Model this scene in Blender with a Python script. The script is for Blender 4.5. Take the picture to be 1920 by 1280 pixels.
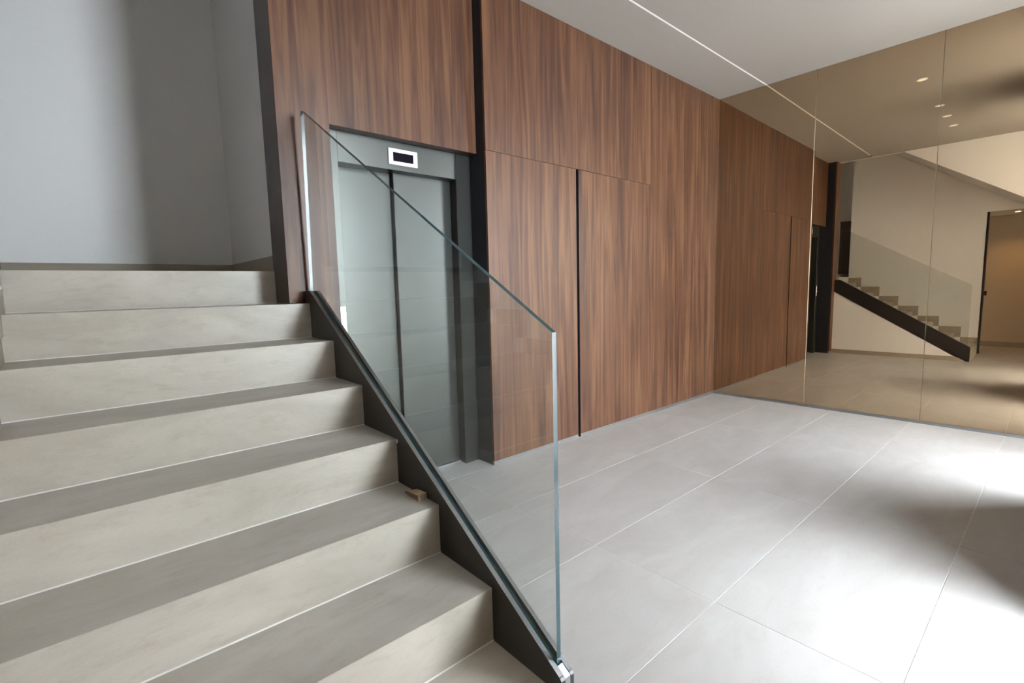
import bpy, bmesh, math, random
from mathutils import Matrix, Vector

random.seed(4)
scene = bpy.context.scene
col = scene.collection
for o in list(bpy.data.objects):
    bpy.data.objects.remove(o, do_unlink=True)

# ---------------------------------------------------------------- camera
CAM_F = 914.85                       # focal length in pixels of the 1920-wide frame
cam_d = bpy.data.cameras.new('camera')
cam_d.sensor_width = 36.0
cam_d.lens = CAM_F / 1920.0 * 36.0
cam_d.clip_start = 0.02
cam = bpy.data.objects.new('camera', cam_d)
col.objects.link(cam)
_r = Vector((0.7506, -0.6603, -0.0241)).normalized()
_f = Vector((0.6547, 0.7481, -0.1082)).normalized()
_u = _r.cross(_f).normalized()
_r = _f.cross(_u).normalized()
M = Matrix((_r, _u, -_f)).transposed().to_4x4()
M.translation = Vector((-5.3059, -2.6039, 1.2401))
cam.matrix_world = M
scene.camera = cam

# ---------------------------------------------------------------- world, light, exposure
SKY = 50.0
world = bpy.data.worlds.new('overcast_sky')
scene.world = world
world.use_nodes = True
nt = world.node_tree
bg = nt.nodes['Background']
bg.inputs['Color'].default_value = (0.85, 0.91, 1.0, 1)
bg.inputs['Strength'].default_value = SKY

vs = scene.view_settings
vs.view_transform = 'Standard'
vs.look = 'None'
vs.exposure = 0.0
vs.gamma = 1.0
vs.use_curve_mapping = False
cy = scene.cycles
cy.max_bounces = 14
cy.diffuse_bounces = 8
cy.glossy_bounces = 8
cy.transmission_bounces = 8
cy.transparent_max_bounces = 16
cy.use_denoising = True
cy.sample_clamp_indirect = 12.0
cy.caustics_reflective = True
cy.caustics_refractive = False
cy.blur_glossy = 0.5

# ---------------------------------------------------------------- measures (metres)
H = 3.19                  # lobby ceiling
RISE, GOING, Y0 = 0.17, 0.2817, -1.7885
XS, XSO = -4.45, -4.40    # stringer inner and outer face
XL = -5.538               # left wall
XP = -3.218               # left edge of the big wood wall
YF = -3.16                # glazed front
WX = (-3.64, -0.58)       # outer jambs of the entrance and of the front window
XB = -6.85                # far wall of the side hall
YW = -0.03                # front of the walnut lift surround
PXL, PXR = -4.525, -4.268  # walnut pier beside the lift
YO = 0.10                 # front of the panel over the lift
ZL = 2.147                # underside of the panel over the lift
PIER = (-2.87, -1.33)
YP = -2.71                # inner face of the front wall between the openings

# portals: they only tell the sampler where the sky comes in
def portal(name, x0, x1, z0, z1):
    d = bpy.data.lights.new(name, 'AREA')
    d.shape = 'RECTANGLE'; d.size = x1 - x0; d.size_y = z1 - z0
    d.cycles.is_portal = True
    o = bpy.data.objects.new(name, d); col.objects.link(o)
    o.location = ((x0 + x1) / 2, YF + 0.06, (z0 + z1) / 2)
    o.rotation_euler = (math.radians(90), 0, math.radians(180))
    return o
portal('sky_portal_window', PIER[1], WX[1], 0.0, H)
portal('sky_portal_door', WX[0], PIER[0], 0.0, H)

# ---------------------------------------------------------------- helpers
def tag(o, label, cat, kind=None, group=None):
    o['label'] = label; o['category'] = cat
    if kind: o['kind'] = kind
    if group: o['group'] = group
    return o

def empty(name, loc, label=None, cat=None, kind=None, group=None):
    o = bpy.data.objects.new(name, None)
    o.empty_display_size = 0.1
    col.objects.link(o); o.location = loc
    if label: tag(o, label, cat, kind, group)
    return o

def wloc(o):
    v = Vector(o.location)
    while o.parent:
        o = o.parent; v += Vector(o.location)
    return v

def link(name, bm, mat, parent=None, centre=None, smooth=False):
    """bm holds world coordinates; the object gets its own origin at centre."""
    if centre is None:
        lo = Vector((1e9,) * 3); hi = Vector((-1e9,) * 3)
        for v in bm.verts:
            for i in range(3):
                lo[i] = min(lo[i], v.co[i]); hi[i] = max(hi[i], v.co[i])
        centre = (lo + hi) / 2
    centre = Vector(centre)
    for v in bm.verts: v.co -= centre
    bmesh.ops.recalc_face_normals(bm, faces=bm.faces)
    me = bpy.data.meshes.new(name); bm.to_mesh(me); bm.free()
    if smooth:
        for p in me.polygons: p.use_smooth = True
    for m in (mat if isinstance(mat, (list, tuple)) else [mat]): me.materials.append(m)
    o = bpy.data.objects.new(name, me); col.objects.link(o)
    if parent is not None:
        o.parent = parent; o.location = centre - wloc(parent)
    else:
        o.location = centre
    return o

def add_box(bm, x0, x1, y0, y1, z0, z1):
    vs_ = [bm.verts.new((x, y, z)) for x in (x0, x1) for y in (y0, y1) for z in (z0, z1)]
    fs = []
    for f in ((0, 1, 3, 2), (4, 6, 7, 5), (0, 4, 5, 1), (2, 3, 7, 6), (0, 2, 6, 4), (1, 5, 7, 3)):
        fs.append(bm.faces.new([vs_[i] for i in f]))
    return fs

def bevel(bm, w, seg=1):
    if w: bmesh.ops.bevel(bm, geom=list(bm.edges), offset=w, segments=seg, profile=0.5, affect='EDGES')

def box(name, x0, x1, y0, y1, z0, z1, mat, parent=None, bev=0.0, seg=1):
    bm = bmesh.new(); add_box(bm, x0, x1, y0, y1, z0, z1); bevel(bm, bev, seg)
    return link(name, bm, mat, parent)

def add_prism(bm, pts, axis, a, b):
    """polygon pts extruded along axis ('x': pts are (y,z); 'y': pts are (x,z); 'z': (x,y))."""
    def P(p, t):
        return {'x': (t, p[0], p[1]), 'y': (p[0], t, p[1]), 'z': (p[0], p[1], t)}[axis]
    A = [bm.verts.new(P(p, a)) for p in pts]; B = [bm.verts.new(P(p, b)) for p in pts]
    n = len(pts)
    caps = [bm.faces.new(A), bm.faces.new(B[::-1])]
    sides = [bm.faces.new((A[i], B[i], B[(i + 1) % n], A[(i + 1) % n])) for i in range(n)]
    return caps, sides

def prism(name, pts, axis, a, b, mat, parent=None, bev=0.0):
    bm = bmesh.new(); add_prism(bm, pts, axis, a, b); bevel(bm, bev)
    return link(name, bm, mat, parent)

def disc_ring(name, cx, cy_, z, r0, r1, h, mat, parent, n=32):
    bm = bmesh.new()
    prof = [(r0, z), (r0, z - h), (r1, z - h * 0.6), (r1, z)]
    rows = [[bm.verts.new((cx + r * math.cos(a), cy_ + r * math.sin(a), zz)) for r, zz in prof]
            for a in (2 * math.pi * i / n for i in range(n))]
    for i in range(n):
        A, B = rows[i], rows[(i + 1) % n]
        for j in range(4):
            bm.faces.new((A[j], B[j], B[(j + 1) % 4], A[(j + 1) % 4]))
    return link(name, bm, mat, parent, smooth=False)

def disc(name, cx, cy_, z, r, h, mat, parent, n=32):
    bm = bmesh.new()
    add_prism(bm, [(cx + r * math.cos(2 * math.pi * i / n), cy_ + r * math.sin(2 * math.pi * i / n)) for i in range(n)], 'z', z - h, z)
    return link(name, bm, mat, parent)

# ---------------------------------------------------------------- materials
def new_mat(name):
    m = bpy.data.materials.new(name); m.use_nodes = True
    return m, m.node_tree, m.node_tree.nodes['Principled BSDF']

def plain(name, rgb, rough=0.5, metal=0.0, spec=0.5, bump=0.0, bscale=300.0, var=0.0, emit=None, estr=0.0):
    m, t, b = new_mat(name)
    b.inputs['Base Color'].default_value = (*rgb, 1)
    b.inputs['Roughness'].default_value = rough
    b.inputs['Metallic'].default_value = metal
    b.inputs['Specular IOR Level'].default_value = spec
    tc = t.nodes.new('ShaderNodeTexCoord')
    nz = t.nodes.new('ShaderNodeTexNoise'); nz.inputs['Scale'].default_value = bscale
    t.links.new(tc.outputs['Object'], nz.inputs['Vector'])
    if var:
        n2 = t.nodes.new('ShaderNodeTexNoise'); n2.inputs['Scale'].default_value = 3.0; n2.inputs['Detail'].default_value = 4
        t.links.new(tc.outputs['Object'], n2.inputs['Vector'])
        r = t.nodes.new('ShaderNodeMixRGB')
        r.inputs[1].default_value = (*[c * (1 - var) for c in rgb], 1)
        r.inputs[2].default_value = (*[min(1, c * (1 + var)) for c in rgb], 1)
        t.links.new(n2.outputs['Fac'], r.inputs[0]); t.links.new(r.outputs[0], b.inputs['Base Color'])
    if bump:
        bp = t.nodes.new('ShaderNodeBump'); bp.inputs['Strength'].default_value = bump; bp.inputs['Distance'].default_value = 0.002
        t.links.new(nz.outputs['Fac'], bp.inputs['Height']); t.links.new(bp.outputs['Normal'], b.inputs['Normal'])
    if emit:
        b.inputs['Emission Color'].default_value = (*emit, 1); b.inputs['Emission Strength'].default_value = estr
    return m

def stone(name, dark, light, rough, warm, stretch=(1.0, 3.0, 3.0)):
    """honed limestone-look porcelain: soft clouds, fine veins, small specks"""
    m, t, b = new_mat(name)
    N, L = t.nodes.new, t.links.new
    tc = N('ShaderNodeTexCoord'); oi = N('ShaderNodeObjectInfo')
    mul = N('ShaderNodeVectorMath'); mul.operation = 'SCALE'; mul.inputs['Scale'].default_value = 37.0
    cmb = N('ShaderNodeCombineXYZ')
    for i in range(3): L(oi.outputs['Random'], cmb.inputs[i])
    L(cmb.outputs[0], mul.inputs[0])
    mp = N('ShaderNodeMapping'); mp.inputs['Scale'].default_value = stretch
    L(tc.outputs['Object'], mp.inputs['Vector'])
    add = N('ShaderNodeVectorMath'); add.operation = 'ADD'
    L(mp.outputs[0], add.inputs[0]); L(mul.outputs[0], add.inputs[1])
    n1 = N('ShaderNodeTexNoise'); n1.inputs['Scale'].default_value = 1.6; n1.inputs['Detail'].default_value = 7; n1.inputs['Roughness'].default_value = 0.62; n1.inputs['Distortion'].default_value = 0.8
    n2 = N('ShaderNodeTexNoise'); n2.inputs['Scale'].default_value = 9.0; n2.inputs['Detail'].default_value = 8; n2.inputs['Roughness'].default_value = 0.7
    n3 = N('ShaderNodeTexNoise'); n3.inputs['Scale'].default_value = 180.0; n3.inputs['Detail'].default_value = 2
    for n in (n1, n2, n3): L(add.outputs[0], n.inputs['Vector'])
    r1 = N('ShaderNodeValToRGB'); r1.color_ramp.elements[0].position = 0.33; r1.color_ramp.elements[1].position = 0.68
    r1.color_ramp.elements[0].color = (*dark, 1); r1.color_ramp.elements[1].color = (*light, 1)
    L(n1.outputs['Fac'], r1.inputs[0])
    r2 = N('ShaderNodeValToRGB'); r2.color_ramp.elements[0].position = 0.52; r2.color_ramp.elements[1].position = 0.72
    r2.color_ramp.elements[0].color = (0, 0, 0, 1); r2.color_ramp.elements[1].color = (0.55, 0.55, 0.55, 1)
    L(n2.outputs['Fac'], r2.inputs[0])
    mx = N('ShaderNodeMixRGB'); mx.inputs[2].default_value = (*warm, 1)
    L(r2.outputs[0], mx.inputs[0]); L(r1.outputs[0], mx.inputs[1])
    mr = N('ShaderNodeMixRGB'); mr.blend_type = 'MULTIPLY'; mr.inputs[0].default_value = 0.16
    L(mx.outputs[0], mr.inputs[1]); L(n3.outputs['Fac'], mr.inputs[2])
    L(mr.outputs[0], b.inputs['Base Color'])
    rr = N('ShaderNodeMapRange'); rr.inputs['To Min'].default_value = rough - 0.06; rr.inputs['To Max'].default_value = rough + 0.08
    L(n2.outputs['Fac'], rr.inputs['Value']); L(rr.outputs[0], b.inputs['Roughness'])
    bp = N('ShaderNodeBump'); bp.inputs['Strength'].default_value = 0.05; bp.inputs['Distance'].default_value = 0.001
    L(n3.outputs['Fac'], bp.inputs['Height']); L(bp.outputs['Normal'], b.inputs['Normal'])
    b.inputs['Specular IOR Level'].default_value = 0.5
    return m

def wood(name, c_dark, c_mid, c_light, rough, coat=0.25):
    """vertical-grain veneer, grain along z"""
    m, t, b = new_mat(name)
    N, L = t.nodes.new, t.links.new
    tc = N('ShaderNodeTexCoord'); oi = N('ShaderNodeObjectInfo')
    cmb = N('ShaderNodeCombineXYZ')
    for i in range(3): L(oi.outputs['Random'], cmb.inputs[i])
    mul = N('ShaderNodeVectorMath'); mul.operation = 'SCALE'; mul.inputs['Scale'].default_value = 23.0
    L(cmb.outputs[0], mul.inputs[0])
    add = N('ShaderNodeVectorMath'); add.operation = 'ADD'
    L(tc.outputs['Object'], add.inputs[0]); L(mul.outputs[0], add.inputs[1])
    def mapped(sc):
        mp = N('ShaderNodeMapping'); mp.inputs['Scale'].default_value = sc; L(add.outputs[0], mp.inputs['Vector']); return mp
    # broad flitch bands, soft figure, fine pores
    n1 = N('ShaderNodeTexNoise'); n1.inputs['Scale'].default_value = 1.0; n1.inputs['Detail'].default_value = 3; n1.inputs['Distortion'].default_value = 1.0
    L(mapped((17, 17, 0.75)).outputs[0], n1.inputs['Vector'])
    n2 = N('ShaderNodeTexNoise'); n2.inputs['Scale'].default_value = 1.0; n2.inputs['Detail'].default_value = 5; n2.inputs['Distortion'].default_value = 0.5
    L(mapped((60, 60, 1.8)).outputs[0], n2.inputs['Vector'])
    n3 = N('ShaderNodeTexNoise'); n3.inputs['Scale'].default_value = 1.0; n3.inputs['Detail'].default_value = 2
    L(mapped((420, 420, 9)).outputs[0], n3.inputs['Vector'])
    n4 = N('ShaderNodeTexNoise'); n4.inputs['Scale'].default_value = 1.0; n4.inputs['Detail'].default_value = 2
    L(mapped((9, 9, 2.4)).outputs[0], n4.inputs['Vector'])
    def madd(a, k, base):
        mm = N('ShaderNodeMath'); mm.operation = 'MULTIPLY_ADD'; mm.inputs[1].default_value = k
        L(a, mm.inputs[0])
        if isinstance(base, float): mm.inputs[2].default_value = base
        else: L(base, mm.inputs[2])
        return mm.outputs[0]
    s = madd(n1.outputs['Fac'], 0.95, -0.24)
    s = madd(n2.outputs['Fac'], 0.26, s)
    s = madd(n3.outputs['Fac'], 0.12, s)
    s = madd(n4.outputs['Fac'], 0.16, s)
    rp = N('ShaderNodeValToRGB'); cr = rp.color_ramp
    cr.elements[0].position = 0.32; cr.elements[0].color = (*c_dark, 1)
    cr.elements[1].position = 0.66; cr.elements[1].color = (*c_light, 1)
    e = cr.elements.new(0.5); e.color = (*c_mid, 1)
    L(s, rp.inputs[0]); L(rp.outputs[0], b.inputs['Base Color'])
    b.inputs['Roughness'].default_value = rough
    b.inputs['Coat Weight'].default_value = coat
    b.inputs['Specular IOR Level'].default_value = 0.32
    b.inputs['Coat Roughness'].default_value = 0.25
    bp = N('ShaderNodeBump'); bp.inputs['Strength'].default_value = 0.06; bp.inputs['Distance'].default_value = 0.001
    L(n3.outputs['Fac'], bp.inputs['Height']); L(bp.outputs['Normal'], b.inputs['Normal'])
    return m

def thin_glass(name, tint, f0=0.045, rough=0.0):
    """sheet glass: straight transmission plus a Fresnel reflection"""
    m, t, b = new_mat(name)
    N, L = t.nodes.new, t.links.new
    t.nodes.remove(b)
    out = [n for n in t.nodes if n.type == 'OUTPUT_MATERIAL'][0]
    g = N('ShaderNodeNewGeometry')
    d = N('ShaderNodeVectorMath'); d.operation = 'DOT_PRODUCT'
    L(g.outputs['Normal'], d.inputs[0]); L(g.outputs['Incoming'], d.inputs[1])
    a = N('ShaderNodeMath'); a.operation = 'ABSOLUTE'; L(d.outputs['Value'], a.inputs[0])
    i = N('ShaderNodeMath'); i.operation = 'SUBTRACT'; i.inputs[0].default_value = 1.0; L(a.outputs[0], i.inputs[1])
    pw = N('ShaderNodeMath'); pw.operation = 'POWER'; pw.inputs[1].default_value = 5.0; L(i.outputs[0], pw.inputs[0])
    ma = N('ShaderNodeMath'); ma.operation = 'MULTIPLY_ADD'; ma.inputs[1].default_value = 1 - f0; ma.inputs[2].default_value = f0
    L(pw.outputs[0], ma.inputs[0])
    tr = N('ShaderNodeBsdfTransparent'); tr.inputs['Color'].default_value = (*tint, 1)
    gl = N('ShaderNodeBsdfGlossy'); gl.inputs['Roughness'].default_value = rough
    mx = N('ShaderNodeMixShader')
    L(ma.outputs[0], mx.inputs[0]); L(tr.outputs[0], mx.inputs[1]); L(gl.outputs[0], mx.inputs[2])
    L(mx.outputs[0], out.inputs['Surface'])
    return m

def brushed(name, rgb, rough, aniso_axis='x'):
    m, t, b = new_mat(name)
    N, L = t.nodes.new, t.links.new
    b.inputs['Base Color'].default_value = (*rgb, 1); b.inputs['Metallic'].default_value = 1.0
    tc = N('ShaderNodeTexCoord'); mp = N('ShaderNodeMapping')
    mp.inputs['Scale'].default_value = (600, 600, 6) if aniso_axis == 'z' else (6, 600, 600)
    nz = N('ShaderNodeTexNoise'); nz.inputs['Scale'].default_value = 1.0; nz.inputs['Detail'].default_value = 2
    L(tc.outputs['Object'], mp.inputs['Vector']); L(mp.outputs[0], nz.inputs['Vector'])
    r = N('ShaderNodeMapRange'); r.inputs['To Min'].default_value = rough - 0.06; r.inputs['To Max'].default_value = rough + 0.06
    L(nz.outputs['Fac'], r.inputs['Value']); L(r.outputs[0], b.inputs['Roughness'])
    return m

MT = {}
MT['tile'] = stone('floor_porcelain', (0.44, 0.42, 0.395), (0.52, 0.51, 0.49), 0.38, (0.45, 0.415, 0.365), (1.0, 2.2, 2.2))
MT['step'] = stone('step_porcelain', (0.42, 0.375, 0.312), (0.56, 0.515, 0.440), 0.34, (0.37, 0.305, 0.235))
MT['tread'] = stone('lit_tread_porcelain', (0.46, 0.425, 0.37), (0.60, 0.565, 0.505), 0.32, (0.41, 0.355, 0.29))  # riser stone made paler here, light on the treads put into colour
MT['grout'] = plain('pale_grout', (0.76, 0.75, 0.72), 0.8, bump=0.2)
MT['skirt'] = plain('taupe_skirting', (0.30, 0.255, 0.195), 0.45, var=0.12)
MT['paint'] = plain('white_wall_paint', (0.86, 0.86, 0.845), 0.75, bump=0.05, bscale=220, spec=0.3)
MT['hall'] = plain('beige_hall_paint', (0.52, 0.45, 0.35), 0.75, bump=0.05, bscale=220, spec=0.3)
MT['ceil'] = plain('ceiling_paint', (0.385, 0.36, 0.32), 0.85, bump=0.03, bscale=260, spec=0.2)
MT['wood'] = wood('walnut_veneer', (0.045, 0.0172, 0.0085), (0.084, 0.0350, 0.0165), (0.132, 0.0625, 0.0300), 0.46, 0.12)
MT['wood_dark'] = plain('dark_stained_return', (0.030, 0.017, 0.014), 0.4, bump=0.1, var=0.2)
MT['black'] = plain('black_shadow_gap', (0.006, 0.007, 0.013), 0.6)
MT['steel'] = plain('bronze_painted_steel', (0.030, 0.027, 0.026), 0.34, 0.4, bump=0.04)
MT['steel_lip'] = brushed('worn_steel_lip', (0.58, 0.61, 0.64), 0.24)
MT['lift'] = brushed('brushed_steel_lift', (0.088, 0.092, 0.084), 0.36, 'z')
MT['lift_dark'] = plain('lift_dark_edge', (0.035, 0.03, 0.03), 0.4, 0.5)
MT['sill'] = brushed('steel_sill', (0.62, 0.63, 0.64), 0.3)
MT['mirror'] = plain('bronze_mirror', (0.52, 0.40, 0.275), 0.0, 1.0)
MT['mirror_edge'] = plain('polished_mirror_edge', (0.26, 0.21, 0.14), 0.3, 0.8)
MT['channel'] = brushed('aluminium_channel', (0.30, 0.30, 0.30), 0.45)
MT['glass'] = thin_glass('railing_glass', (0.968, 0.988, 0.98), 0.045)
MT['glass_edge'] = plain('green_glass_edge', (0.018, 0.052, 0.058), 0.14, 0.0, 0.45)
MT['pane'] = thin_glass('window_glass', (0.97, 0.98, 0.98), 0.03)
MT['white'] = plain('white_plastic', (0.82, 0.82, 0.84), 0.35)
MT['screen'] = plain('black_screen', (0.006, 0.006, 0.010), 0.12)
MT['led'] = plain('led_diffuser', (0.9, 0.9, 0.9), 0.4, emit=(0.95, 0.97, 1.0), estr=0.42)
MT['lamp'] = plain('lamp_lens', (0.9, 0.88, 0.84), 0.4, emit=(1.0, 0.92, 0.84), estr=1.0)
MT['lamp_on'] = plain('lit_lamp_lens', (0.9, 0.88, 0.84), 0.4, emit=(1.0, 0.80, 0.55), estr=25.0)
MT['frame'] = plain('black_frame', (0.014, 0.013, 0.015), 0.4)
MT['sheen'] = plain('chrome_plate', (0.78, 0.79, 0.82), 0.08, 1.0)
MT['brass'] = plain('polished_brass_edge', (0.95, 0.86, 0.72), 0.2, 0.6)
MT['chip'] = wood('pine_offcut', (0.36, 0.24, 0.13), (0.55, 0.41, 0.25), (0.66, 0.53, 0.36), 0.6, 0.0)
MT['chip_end'] = plain('broken_pine_end', (0.62, 0.50, 0.34), 0.8, bump=0.6, bscale=900)
MT['chip_dark'] = plain('dark_pine_side', (0.11, 0.05, 0.028), 0.7, bump=0.4, bscale=500)  # darker brown on two side faces of the wedge
MT['paving'] = plain('outside_paving', (0.55, 0.54, 0.52), 0.8, var=0.1)

# ---------------------------------------------------------------- floor
floor = empty('floor', (-2.4, -1.8, 0), 'pale grey porcelain floor of large rectangular tiles across the lobby', 'floor', 'structure')
bm = bmesh.new()
add_box(bm, XB - 0.1, 0.2, YF - 0.12, 1.45, -0.12, -0.0015)
link('grout_bed', bm, MT['grout'], floor)
xj = [-7.15, -5.95, -4.75, -3.55, -2.35, -1.15, 0.05]
yj = [-4.11, -3.517, -2.93, -2.343, -1.765, -1.174, -0.586, 0.002, 0.30]
GW = 0.0013
for i in range(len(xj) - 1):
    for j in range(len(yj) - 1):
        x0, x1, y0, y1 = xj[i] + GW, xj[i + 1] - GW, yj[j] + GW, yj[j + 1] - GW
        x0 = max(x0, XB); x1 = min(x1, 0.02 - 0.011 * min(0, (y0 + y1) / 2)); y0 = max(y0, YF)
        if y0 >= 0:                               # only in the lift recess
            x0, x1 = max(x0, PXR), min(x1, XP)
        elif y0 > Y0 - 0.02:                      # beside the stair
            if x1 < XSO: continue
            x0 = max(x0, XSO - 0.008)
        elif y1 > Y0:                             # row that runs under the first step
            if x0 < XSO and x1 > XSO:
                prism('tile', [(x0, y0), (x1, y0), (x1, y1), (XSO - 0.008, y1), (XSO - 0.008, Y0 - 0.002), (x0, Y0 - 0.002)], 'z', -0.02, 0, MT['tile'], floor)
                continue
            if x1 < XSO: y1 = min(y1, Y0 - 0.002)
        if x1 - x0 < 0.01 or y1 - y0 < 0.01: continue
        box('tile', x0, x1, y0, y1, -0.02, 0.0, MT['tile'], floor, 0.0008)

pav = box('pavement', -14, 8, -16, YF - 0.06, -0.2, -0.02, MT['paving'])
tag(pav, 'pale paving outside the glazed lobby front', 'pavement', 'structure')

# ---------------------------------------------------------------- ceiling
LEDY = -0.4765
ceil = empty('ceiling', (-2.2, -1.8, H), 'pale warm grey painted ceiling above the lobby', 'ceiling', 'structure')
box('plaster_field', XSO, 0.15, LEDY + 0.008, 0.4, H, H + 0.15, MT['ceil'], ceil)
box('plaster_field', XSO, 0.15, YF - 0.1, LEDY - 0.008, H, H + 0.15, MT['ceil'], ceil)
led = empty('linear_ceiling_light', (-2.1, LEDY, H), 'thin white linear light recessed in the ceiling parallel to the wood wall', 'light')
box('diffuser', -4.22, 0.02, LEDY - 0.007, LEDY + 0.007, H + 0.0015, H + 0.02, MT['led'], led)
bm = bmesh.new()
add_box(bm, XSO, 0.02, LEDY - 0.0079, LEDY + 0.0079, H + 0.021, H + 0.149)
add_box(bm, XSO - 0.05, 0.15, LEDY - 0.05, LEDY + 0.05, H + 0.1505, H + 0.17)
link('housing', bm, MT['white'], led)

# ---------------------------------------------------------------- stair void, landing and side hall
wl = box('wall_left', XL - 0.10, XL, Y0, 0.03, -0.1, 4.6, MT['paint'])
tag(wl, 'white painted wall rising along the left side of the stair', 'wall', 'structure')
wb = box('wall_landing_back', XB - 0.1, -4.35, 1.33, 1.45, -0.1, 4.6, MT['paint'])
tag(wb, 'pale painted wall at the back of the stair landing', 'wall', 'structure')
wr = box('wall_landing_right', -4.478, -4.36, 0.201, 1.33, -0.1, 4.6, MT['paint'])
tag(wr, 'narrow pale wall between the landing and the walnut lift surround', 'wall', 'structure')
wll = box('wall_landing_left', XB - 0.1, XB, 0.03, 1.33, 1.2, 4.6, MT['paint'])
core = box('wall_core', -4.36, 0.2, 0.362, 0.46, -0.1, H + 0.2, MT['black'])
tag(core, 'solid core wall hidden behind the walnut wall and lift', 'wall', 'structure')
tag(wll, 'pale wall closing the far left of the landing', 'wall', 'structure')
ws = box('wall_landing_front', XB - 0.1, XL - 0.10, -0.09, 0.03, 1.2, 4.6, MT['paint'])
tag(ws, 'pale wall beside the dark parapet on the landing', 'wall', 'structure')
wov = box('wall_over_lift', PXL, XSO + 0.0, YW, 0.36, H, 4.6, MT['paint'])
tag(wov, 'white wall above the walnut pier in the stair void', 'wall', 'structure')
vc = box('ceiling_stair_void', XB - 0.1, XSO + 0.1, YF, 1.45, 4.6, 4.7, MT['paint'])
tag(vc, 'white ceiling high above the stair landing', 'ceiling', 'structure')

# sloping underside of the flight above and its white cheek
ck = prism('wall_stair_cheek', [(-0.87, H), (-2.22, 2.30), (YF, 2.30), (YF, 4.6), (YW, 4.6), (YW, H)], 'x', XSO - 0.06, XSO, MT['paint'])
tag(ck, 'white sloping cheek of the flight above, seen in the mirror over the stair', 'wall', 'structure')
sof = prism('ceiling_stair_soffit', [(0.03, 3.785), (-2.22, 2.30), (-2.22, 2.42), (0.03, 3.905)], 'x', XL, XSO - 0.06, MT['paint'])
tag(sof, 'sloping plaster soffit of the flight above the stair', 'ceiling', 'structure')
sof2 = box('ceiling_upper_landing', XL, XSO - 0.06, -0.05, 0.03, 3.91, 4.6, MT['paint'])
tag(sof2, 'plaster edge closing the top of the sloping soffit', 'ceiling', 'structure')
hc = box('ceiling_hall', XL, XSO - 0.06, YF, -2.22, 2.30, 2.42, MT['paint'])
tag(hc, 'low white ceiling of the side hall beside the stair foot', 'ceiling', 'structure')
hc2 = box('ceiling_hall_recess', XB - 0.1, XL - 0.10, YF, -0.9, 2.30, 2.42, MT['paint'])
tag(hc2, 'low white ceiling deep in the side hall', 'ceiling', 'structure')
hw = box('wall_hall', XB - 0.12, XB, YF, -0.9, -0.1, 2.42, MT['hall'])
tag(hw, 'beige wall of the side hall washed by a warm downlight', 'wall', 'structure')
hb = box('wall_hall_back', XB, XL - 0.10, -1.0, -0.9, -0.1, 2.42, MT['paint'])
tag(hb, 'end wall of the side hall behind the stair', 'wall', 'structure')
hl = box('wall_left_lintel', XL - 0.10, XL, YF, Y0, 2.262, 4.6, MT['paint'])
tag(hl, 'white wall over the opening into the side hall', 'wall', 'structure')
hbs = box('baseboard_hall', XB, XB + 0.012, YF, -1.0, 0.0, 0.09, MT['skirt'])
tag(hbs, 'taupe skirting along the far wall of the side hall', 'skirting', 'structure')

lf = empty('floor_landing', (-5.5, 0.8, 1.36), 'beige stone landing at the top of the steps', 'floor', 'structure')
for k, (a, b_) in enumerate(((XB, -5.95), (-5.947, -4.482))):
    box('tile', a, b_, Y0 + 7 * GOING + 0.002, 1.33, 1.30, 1.36, MT['step'], lf, 0.001)
SK = 0.0913
wu = box('wall_under_landing', XB, XL - 0.0005, 0.031, 1.33, -0.1, 1.299, MT['paint'])
tag(wu, 'solid base under the left half of the landing', 'wall', 'structure')
box_l = box('baseboard_landing_back', XB, -4.49, 1.318, 1.33, 1.36, 1.36 + SK, MT['skirt'])
tag(box_l, 'taupe skirting at the foot of the landing back wall', 'skirting', 'structure')
box_r = box('baseboard_landing_right', -4.49, -4.478, 0.202, 1.33, 1.36, 1.36 + SK, MT['skirt'])
tag(box_r, 'short taupe skirting between the landing corner and the walnut pier', 'skirting', 'structure')

par = empty('landing_parapet', (-6.0, 0.115, 1.36), 'dark parapet end standing on the landing beside the left wall', 'parapet')
box('parapet_panel', XB, XL + 0.004, 0.032, 0.20, 1.364, 2.315, MT['wood_dark'], par, 0.002)
box('cap', XB, XL + 0.008, 0.031, 0.204, 2.315, 2.33, MT['steel'], par, 0.002)

# ---------------------------------------------------------------- staircase
st = empty('staircase', (-5.0, Y0, 0), 'flight of beige stone steps with a dark steel stringer', 'staircase')
XL0 = XL + 0.0005
for k in range(1, 9):
    yn = Y0 + (k - 1) * GOING            # riser face
    zt = k * RISE
    xr = XS - 0.0005 if k < 8 else PXL - 0.0005
    # riser slab, mitred into the tread above
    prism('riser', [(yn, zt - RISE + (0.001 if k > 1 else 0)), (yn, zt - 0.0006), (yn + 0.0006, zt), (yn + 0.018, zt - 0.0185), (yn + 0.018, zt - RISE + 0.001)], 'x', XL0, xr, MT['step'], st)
    if k < 8:
        # tread slab
        yb = yn + GOING - 0.0006
        pts = [(yn + 0.0010, zt), (yb, zt), (yb, zt - 0.018), (yn + 0.0190, zt - 0.018)]
        if k < 7:
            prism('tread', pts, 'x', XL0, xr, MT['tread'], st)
        else:
            bm = bmesh.new()
            add_prism(bm, pts, 'x', XL0, PXL - 0.0005)
            add_prism(bm, [(yn + 0.0010, zt), (YW - 0.0005, zt), (YW - 0.0005, zt - 0.018), (yn + 0.0190, zt - 0.018)], 'x', PXL - 0.0005, xr)
            bmesh.ops.remove_doubles(bm, verts=bm.verts, dist=1e-5)
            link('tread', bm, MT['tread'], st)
    # grout bead at the riser foot
    if k > 1:
        prism('grout_bead', [(yn + 0.0005, zt - RISE), (yn - 0.0035, zt - RISE), (yn + 0.0005, zt - RISE + 0.0035)], 'x', XL0, xr, MT['grout'], st)

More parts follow.
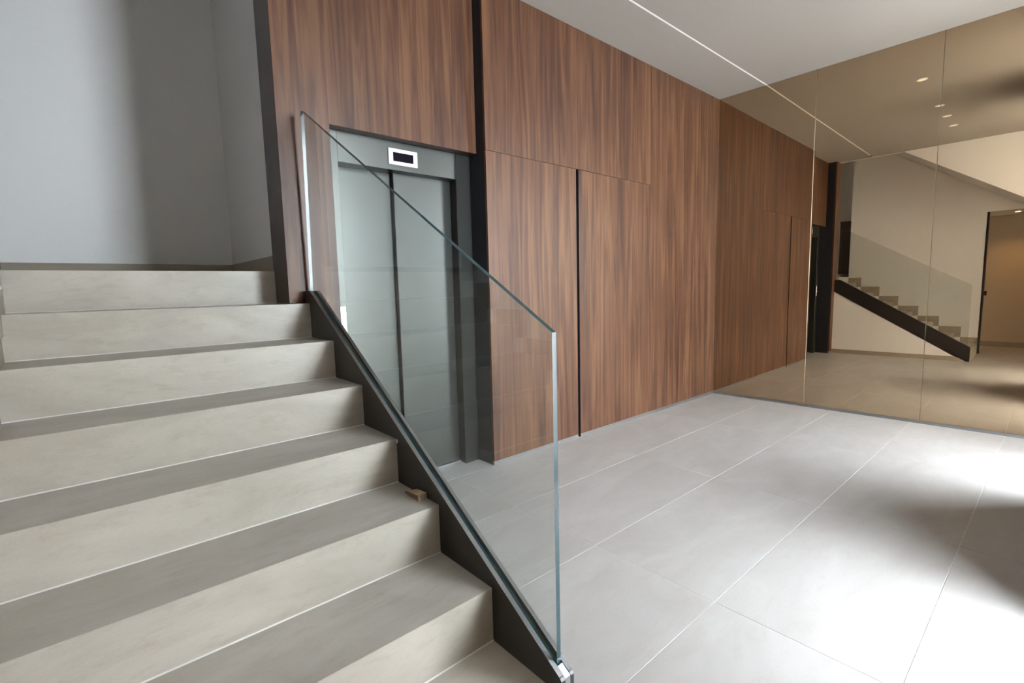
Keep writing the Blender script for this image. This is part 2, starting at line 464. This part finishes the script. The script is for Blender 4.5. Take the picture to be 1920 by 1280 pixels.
# stringer: two plates and a recessed core
def ztop(y): return 0.2112 + 0.617 * (y + 1.7905)
def zbot(y): return 0.0 + 0.609 * (y + 1.757)
YT, YE, YK = -1.790, -0.031, -0.105
out = [(YT, 0.0), (YT, ztop(YT) - 0.004), (YT + 0.006, ztop(YT + 0.006)), (YK, ztop(YK)), (YE, ztop(YK)), (YE, zbot(YE)), (-1.757, 0.0)]
prism('stringer_plate', out, 'x', XS, XS + 0.016, MT['steel'], st, 0.0012)
prism('stringer_plate', out, 'x', XSO - 0.014, XSO, MT['steel'], st, 0.0012)
lip = 0.0012
for a, b_ in ((XS + 0.0008, XS + 0.0155), (XSO - 0.0135, XSO - 0.0008)):
    prism('stringer_cap', [(YT + 0.008, ztop(YT + 0.008) + 0.0002), (YT + 0.008, ztop(YT + 0.008) + lip), (YK - 0.002, ztop(YK - 0.002) + lip), (YK - 0.002, ztop(YK - 0.002) + 0.0002)], 'x', a, b_, MT['steel_lip'], st)
YG0 = -1.757          # front edge of the glass
core = [(YT + 0.001, 0.0), (YT + 0.001, ztop(YT) - 0.002), (YG0 - 0.004, ztop(YG0 - 0.004) - 0.0005), (YG0 - 0.002, ztop(YG0) - 0.014), (YK, ztop(YK) - 0.014), (YE, ztop(YK) - 0.014), (YE, zbot(YE)), (-1.757, 0.0)]
prism('stringer_core', core, 'x', XS + 0.0162, XSO - 0.0142, MT['steel_lip'], st)
# white infill under the stringer, its taupe skirting
prism('side_infill', [(-1.62, 0.066), (YE, zbot(YE) - 0.001), (YE, 0.066)], 'x', XS + 0.004, XSO - 0.008, MT['paint'], st)
prism('side_skirting', [(-1.752, 0.0), (-1.648, 0.0645), (YE, 0.0645), (YE, 0.0)], 'x', XS + 0.004, XSO - 0.004, MT['skirt'], st)
# putty blob left at the end of the fourth nosing
bm = bmesh.new(); bmesh.ops.create_icosphere(bm, subdivisions=2, radius=0.006)
for v in bm.verts: v.co = Vector((v.co.x * 0.7 - 4.4515, v.co.y * 0.8 + Y0 + 3 * GOING - 0.006, v.co.z * 1.3 + 0.672))
link('putty', bm, MT['grout'], st, smooth=True)

# stepped skirting on the left wall
sk = empty('baseboard_left', (XL, Y0, 0), 'taupe stepped skirting following the stair up the left wall', 'skirting', 'structure')
WY = 0.072
for k in range(1, 8):
    yn = Y0 + (k - 1) * GOING; zt = k * RISE
    ya = max(yn - WY, Y0 + 0.001)
    yb = yn + GOING - WY if k < 7 else 0.03
    box('skirting_board', XL + 0.0006, XL + 0.012, ya, yb - 0.001, zt + (0.0005 if k > 1 else 0.0005), zt + SK, MT['skirt'], sk, 0.0006)
    if k > 1:
        box('skirting_upright', XL + 0.0006, XL + 0.012, yn - WY, yn - 0.0008, zt - RISE + SK - 0.0002, zt, MT['skirt'], sk, 0.0006)

# ---------------------------------------------------------------- glass balustrade
gb = empty('glass_balustrade', (-4.425, -0.9, ztop(-0.9)), 'frameless clear glass balustrade standing in the stair stringer', 'balustrade')
GX0, GX1 = XS + 0.0185, XSO - 0.0165
gpts = [(YG0, ztop(YG0) - 0.012), (YG0, 1.128), (-0.098, 2.116), (-0.062, ztop(YK) - 0.012), (YK, ztop(YK) - 0.012)]
bm = bmesh.new()
caps, sides = add_prism(bm, gpts, 'x', GX0, GX1)
for f in sides: f.material_index = 1
link('pane', bm, [MT['glass'], MT['glass_edge']], gb)

# ---------------------------------------------------------------- walnut wall
wbk = empty('wall_back', (-1.6, 0, 0), 'walnut veneered wall with flush panels facing the lobby', 'wall', 'structure')
box('substrate', XP + 0.012, 0.15, 0.062, 0.20, -0.1, H + 0.05, MT['black'], wbk)
ZJ = 2.152; G2 = 0.0012; ZB = 0.028
SL0, SL1 = -2.322, -2.292            # pull groove
DR = -1.286                          # hinge side of the door
box('panel', XP, SL0 - 0.0005, 0.0, 0.02, ZB, ZJ - G2, MT['wood'], wbk, 0.0006)
box('panel', DR + G2, 0.01, 0.0, 0.02, ZB, H, MT['wood'], wbk, 0.0006)
box('panel', XP, SL0 - 0.0005, 0.0, 0.02, ZJ + G2, H, MT['wood'], wbk, 0.0006)
box('panel', SL0 + 0.0008, DR - G2, 0.0, 0.02, ZJ + G2, H, MT['wood'], wbk, 0.0006)
box('return_panel', XP, XP + 0.012, 0.0205, 0.20, 0.085, H, MT['black'], wbk, 0.0)
box('return_skirting', XP - 0.001, XP + 0.012, 0.0205, 0.20, 0.0, 0.083, MT['steel'], wbk, 0.0)
box('plinth', XP, SL0, 0.001, 0.02, 0.0, ZB - 0.001, MT['channel'], wbk)
box('plinth', DR, 0.01, 0.001, 0.02, 0.0, ZB - 0.001, MT['channel'], wbk)
d1 = empty('door_1', (-1.8, 0, 0), 'flush walnut door with a black vertical pull groove', 'door', 'structure')
box('leaf', SL1, DR - G2, 0.0, 0.02, ZB, ZJ - G2, MT['wood'], d1, 0.0006)
box('plinth', SL1, DR - G2, 0.001, 0.02, 0.0, ZB - 0.001, MT['channel'], d1)
bm = bmesh.new()
add_box(bm, SL0 - 0.02, SL1 + 0.02, 0.05, 0.0615, 0.0, ZJ - G2)
add_box(bm, SL0 - 0.02, SL0 - 0.0006, 0.0205, 0.05, 0.0, ZJ - G2)
add_box(bm, SL0 - 0.0004, SL0 + 0.001, 0.0010, 0.05, 0.0, ZJ - G2)
add_box(bm, SL1 - 0.001, SL1 - 0.0001, 0.0010, 0.05, 0.0, ZJ - G2)
add_box(bm, SL1 + 0.0003, SL1 + 0.02, 0.0205, 0.05, 0.0, ZJ - G2)
link('pull_groove', bm, MT['black'], d1)

# walnut pier and the panel over the lift
pw = empty('wall_lift_surround', (-3.9, YW, 0), 'set-back walnut surround framing the lift beside the stair', 'wall', 'structure')
prism('panel', [(-4.4075, 0.03), (PXR, 0.03), (PXR, H), (PXL, H), (PXL, 1.1915), (-4.4075, 1.1915)], 'y', YW, YW + 0.02, MT['wood'], pw)
OR = XP - 0.0008
box('panel', PXR + 0.0005, OR, YO, YO + 0.02, ZL, H, MT['wood'], pw, 0.0006)
box('soffit_board', PXR + 0.0005, OR, YO + 0.0203, 0.176, ZL + 0.0005, ZL + 0.02, MT['wood_dark'], pw)
box('side_panel', PXL, PXL + 0.012, YW + 0.0203, 0.20, 1.1915, H, MT['wood_dark'], pw)
box('inner_return', PXR - 0.011, PXR, YW + 0.0203, 0.176, 0.0, H, MT['black'], pw)
bm = bmesh.new()
add_prism(bm, [(PXL + 0.0125, 1.21), (PXL + 0.0125, H), (PXR - 0.012, H), (PXR - 0.012, 0.0), (-4.40, 0.0), (-4.40, 1.21)], 'y', YW + 0.021, 0.20)
link('substrate', bm, MT['black'], pw)
box('substrate', PXR + 0.001, OR - 0.001, YO + 0.021, 0.30, ZL + 0.021, H, MT['black'], pw)
box('plinth', -4.4075, PXR, YW + 0.002, YW + 0.02, 0.0, 0.029, MT['channel'], pw)

# ---------------------------------------------------------------- lift
lift = empty('lift_entrance', (-3.74, 0.2, 0), 'brushed steel lift entrance with two sliding door panels', 'lift')
JL0, JL1, JR0, JR1 = PXR + 0.001, -4.147, -3.337, XP - 0.001
LH = 1.978
box('jamb', JL0, JL1, 0.178, 0.34, 0.0, ZL, MT['lift'], lift, 0.0008)
box('jamb', JR0, JR1, 0.178, 0.34, 0.0, ZL, MT['lift'], lift, 0.0008)
box('jamb_return', JR0 - 0.0015, JR0 - 0.0002, 0.182, 0.29, 0.002, LH, MT['lift_dark'], lift)
box('header', JL1 + 0.0008, JR0 - 0.0008, 0.179, 0.34, LH, ZL, MT['lift'], lift, 0.0008)
box('door_panel', -3.765, JR0 - 0.002, 0.252, 0.275, 0.012, LH + 0.01, MT['lift'], lift, 0.001)
box('door_panel', JL1 + 0.001, -3.73, 0.292, 0.315, 0.012, LH + 0.01, MT['lift'], lift, 0.001)
box('door_edge', -3.7675, -3.7652, 0.2525, 0.29, 0.012, LH, MT['lift_dark'], lift)
box('shaft_backing', JL1, JR0, 0.318, 0.335, 0.0, LH, MT['lift_dark'], lift)
box('sill', JL1, JR0, 0.236, 0.316, 0.0005, 0.010, MT['sill'], lift, 0.001)
ind = box('floor_indicator', -3.833, -3.633, 0.171, 0.1788, 2.009, 2.105, MT['white'], lift, 0.002, 2)
box('screen', -3.803, -3.664, 0.1702, 0.1712, 2.030, 2.083, MT['screen'], ind)
cp = box('call_panel', -4.2065, -4.158, 0.166, 0.1778, 0.985, 1.160, MT['sheen'], lift, 0.0015)
box('edge_strip', -4.1655, -4.1585, 0.1648, 0.166, 0.988, 1.157, MT['brass'], cp)
bm = bmesh.new()
n = 24
add_prism(bm, [(-4.186 + 0.013 * math.cos(2 * math.pi * i / n), 1.062 + 0.013 * math.sin(2 * math.pi * i / n)) for i in range(n)], 'y', 0.1625, 0.166)
link('button', bm, MT['white'], cp)

# ---------------------------------------------------------------- mirror wall
wrt = box('wall_right', 0.06, 0.2, YF, 0.2, -0.1, H + 0.05, MT['paint'])
tag(wrt, 'plaster wall behind the bronze mirror', 'wall', 'structure')
mir = empty('wall_mirror', (0, 0, 0), 'full height bronze tinted mirror of tall panels beside the walnut wall', 'mirror')
mir.rotation_euler = (0, 0, 0.0112)
ys = [0.0, -0.925, -1.822, -2.72]
for a, b_ in zip(ys[:-1], ys[1:]):
    bm = bmesh.new()
    add_box(bm, 0.0, 0.006, b_ + 0.0008, a - (0.0008 if a else 0.0), 0.022, H)
    ed = [e for e in bm.edges if abs(e.verts[0].co.x) < 1e-6 and abs(e.verts[1].co.x) < 1e-6]
    r = bmesh.ops.bevel(bm, geom=ed, offset=0.0016, segments=1, profile=0.5, affect='EDGES')
    for f in r['faces']: f.material_index = 1
    o = link('mirror_panel', bm, [MT['mirror'], MT['mirror_edge']], mir)
o = box('backing', 0.0065, 0.02, -2.72, 0.0, 0.0, H, MT['mirror_edge'], mir)
o = box('base_channel', -0.006, 0.0062, -2.72, -0.002, 0.0, 0.021, MT['channel'], mir, 0.001)

# ---------------------------------------------------------------- front: pier, glazed door, window
wf = box('wall_front_pier', PIER[0], PIER[1], YF, YP, -0.1, H, MT['wood_dark'])
tag(wf, 'dark clad pier between the glazed entrance and the front window', 'wall', 'structure')
wf2 = box('wall_front', XB - 0.1, WX[0], YF - 0.12, YF, -0.1, 4.7, MT['paint'])
tag(wf2, 'solid front wall behind the foot of the stair', 'wall', 'structure')
wr2 = box('wall_right_end', 0.021, 0.06, YF, -2.721, 0.0, H, MT['paint'])
tag(wr2, 'plaster wall between the mirror and the front window', 'wall', 'structure')
cn = box('added_shade_canopy', -7.0, 1.5, YF - 2.5, YF - 0.121, H + 0.02, H + 0.22, MT['paint'])  # unseen slab added to hold high sky light off the lobby floor
tag(cn, 'unseen flat white canopy added outside to cut high sky light', 'canopy', 'structure')
wf3 = box('wall_front_right', WX[1], 0.06, YF - 0.12, YF, -0.1, H, MT['paint'])
tag(wf3, 'short front wall between the front window and the mirror wall', 'wall', 'structure')
def glazing(name, x0, x1, label, cat, bars):
    w = empty(name, ((x0 + x1) / 2, YF, 0), label, cat, 'structure')
    t = 0.04
    box('frame', x0, x0 + t, YF - 0.05, YF + 0.01, 0.0, H, MT['frame'], w)
    box('frame', x1 - t, x1, YF - 0.05, YF + 0.01, 0.0, H, MT['frame'], w)
    box('frame', x0 + t, x1 - t, YF - 0.05, YF + 0.01, H - t, H, MT['frame'], w)
    box('frame', x0 + t, x1 - t, YF - 0.05, YF + 0.01, 0.0, 0.05, MT['frame'], w)
    xs_ = [x0 + t] + list(bars) + [x1 - t]
    for b_ in bars: box('mullion', b_ - 0.02, b_ + 0.02, YF - 0.045, YF + 0.005, 0.05, H - t, MT['frame'], w)
    for a, b_ in zip(xs_[:-1], xs_[1:]):
        bm = bmesh.new()
        v = [bm.verts.new(q) for q in ((a, YF - 0.02, 0.05), (b_, YF - 0.02, 0.05), (b_, YF - 0.02, H - t), (a, YF - 0.02, H - t))]
        bm.faces.new(v)
        link('pane', bm, MT['pane'], w)
    return w
glazing('window_1', PIER[1], WX[1], 'tall front window beside the mirror wall', 'window', [])
d2 = glazing('door_2', WX[0], PIER[0], 'glazed entrance door in the lobby front', 'door', [])
box('pull_handle', -3.52, -3.50, YF + 0.03, YF + 0.05, 0.8, 1.6, MT['sheen'], d2)
# door frame at the side hall
d3 = empty('door_3', (XL, Y0 - 0.01, 0), 'thin black door jamb with a latch at the foot of the left wall', 'door', 'structure')
box('jamb', XL - 0.11, XL + 0.006, Y0 - 0.026, Y0 - 0.0005, 0.0, 2.26, MT['frame'], d3, 0.001)
box('latch', XL - 0.05, XL - 0.01, Y0 - 0.062, Y0 - 0.0265, 0.945, 1.015, MT['frame'], d3, 0.003)

# ---------------------------------------------------------------- downlights
spots = [(-1.08, -1.53, 'nearest the mirror wall'), (-2.19, -1.538, 'second from the mirror wall'),
         (-2.735, -1.545, 'third from the mirror wall'), (-3.293, -1.55, 'nearest the stair')]
for x, y, w in spots:
    dl = empty('downlight', (x, y, H), 'small round recessed ceiling downlight %s' % w, 'downlight', None, 'lobby ceiling downlights')
    disc_ring('trim_ring', x, y, H - 0.0003, 0.036, 0.046, 0.005, MT['white'], dl)
    disc('lens', x, y, H - 0.0003, 0.0355, 0.002, MT['lamp'], dl)
hx, hy = -6.35, -2.10
dl = empty('hall_downlight', (hx, hy, 2.30), 'warm glowing downlight in the side hall ceiling', 'downlight')
disc_ring('trim_ring', hx, hy, 2.2997, 0.038, 0.050, 0.005, MT['white'], dl)
disc('lens', hx, hy, 2.2997, 0.0375, 0.002, MT['lamp_on'], dl)
ld = bpy.data.lights.new('hall_spot', 'SPOT'); ld.energy = 40; ld.color = (1.0, 0.70, 0.38)
ld.spot_size = math.radians(110); ld.spot_blend = 0.7; ld.shadow_soft_size = 0.04
lo = bpy.data.objects.new('hall_spot', ld); col.objects.link(lo)
lo.parent = dl; lo.location = (0, 0, -0.012)

# ---------------------------------------------------------------- wood offcut on the third step
zc = 3 * RISE + 0.0006
bm = bmesh.new()
base = [(-4.4845, -1.052), (-4.4535, -1.088), (-4.4525, -1.152), (-4.4665, -1.1555), (-4.4705, -1.147), (-4.4795, -1.156), (-4.4865, -1.150), (-4.4885, -1.10)]
topz = [0.006, 0.016, 0.021, 0.021, 0.020, 0.020, 0.019, 0.014]
A = [bm.verts.new((x, y, zc)) for x, y in base]
B = [bm.verts.new((x + (0.004 if i in (7, 0) else 0), y, zc + topz[i])) for i, (x, y) in enumerate(base)]
bm.faces.new(A[::-1]); tf = bm.faces.new(B)
for i in range(8):
    f = bm.faces.new((A[i], A[(i + 1) % 8], B[(i + 1) % 8], B[i]))
    f.material_index = 1 if i in (2, 3, 4, 5) else (2 if i in (6, 7) else 0)
bmesh.ops.triangulate(bm, faces=[tf])
chip = link('wood_offcut', bm, [MT['chip'], MT['chip_end'], MT['chip_dark']])
tag(chip, 'small broken wooden wedge lying on a step beside the dark stringer', 'wood offcut')
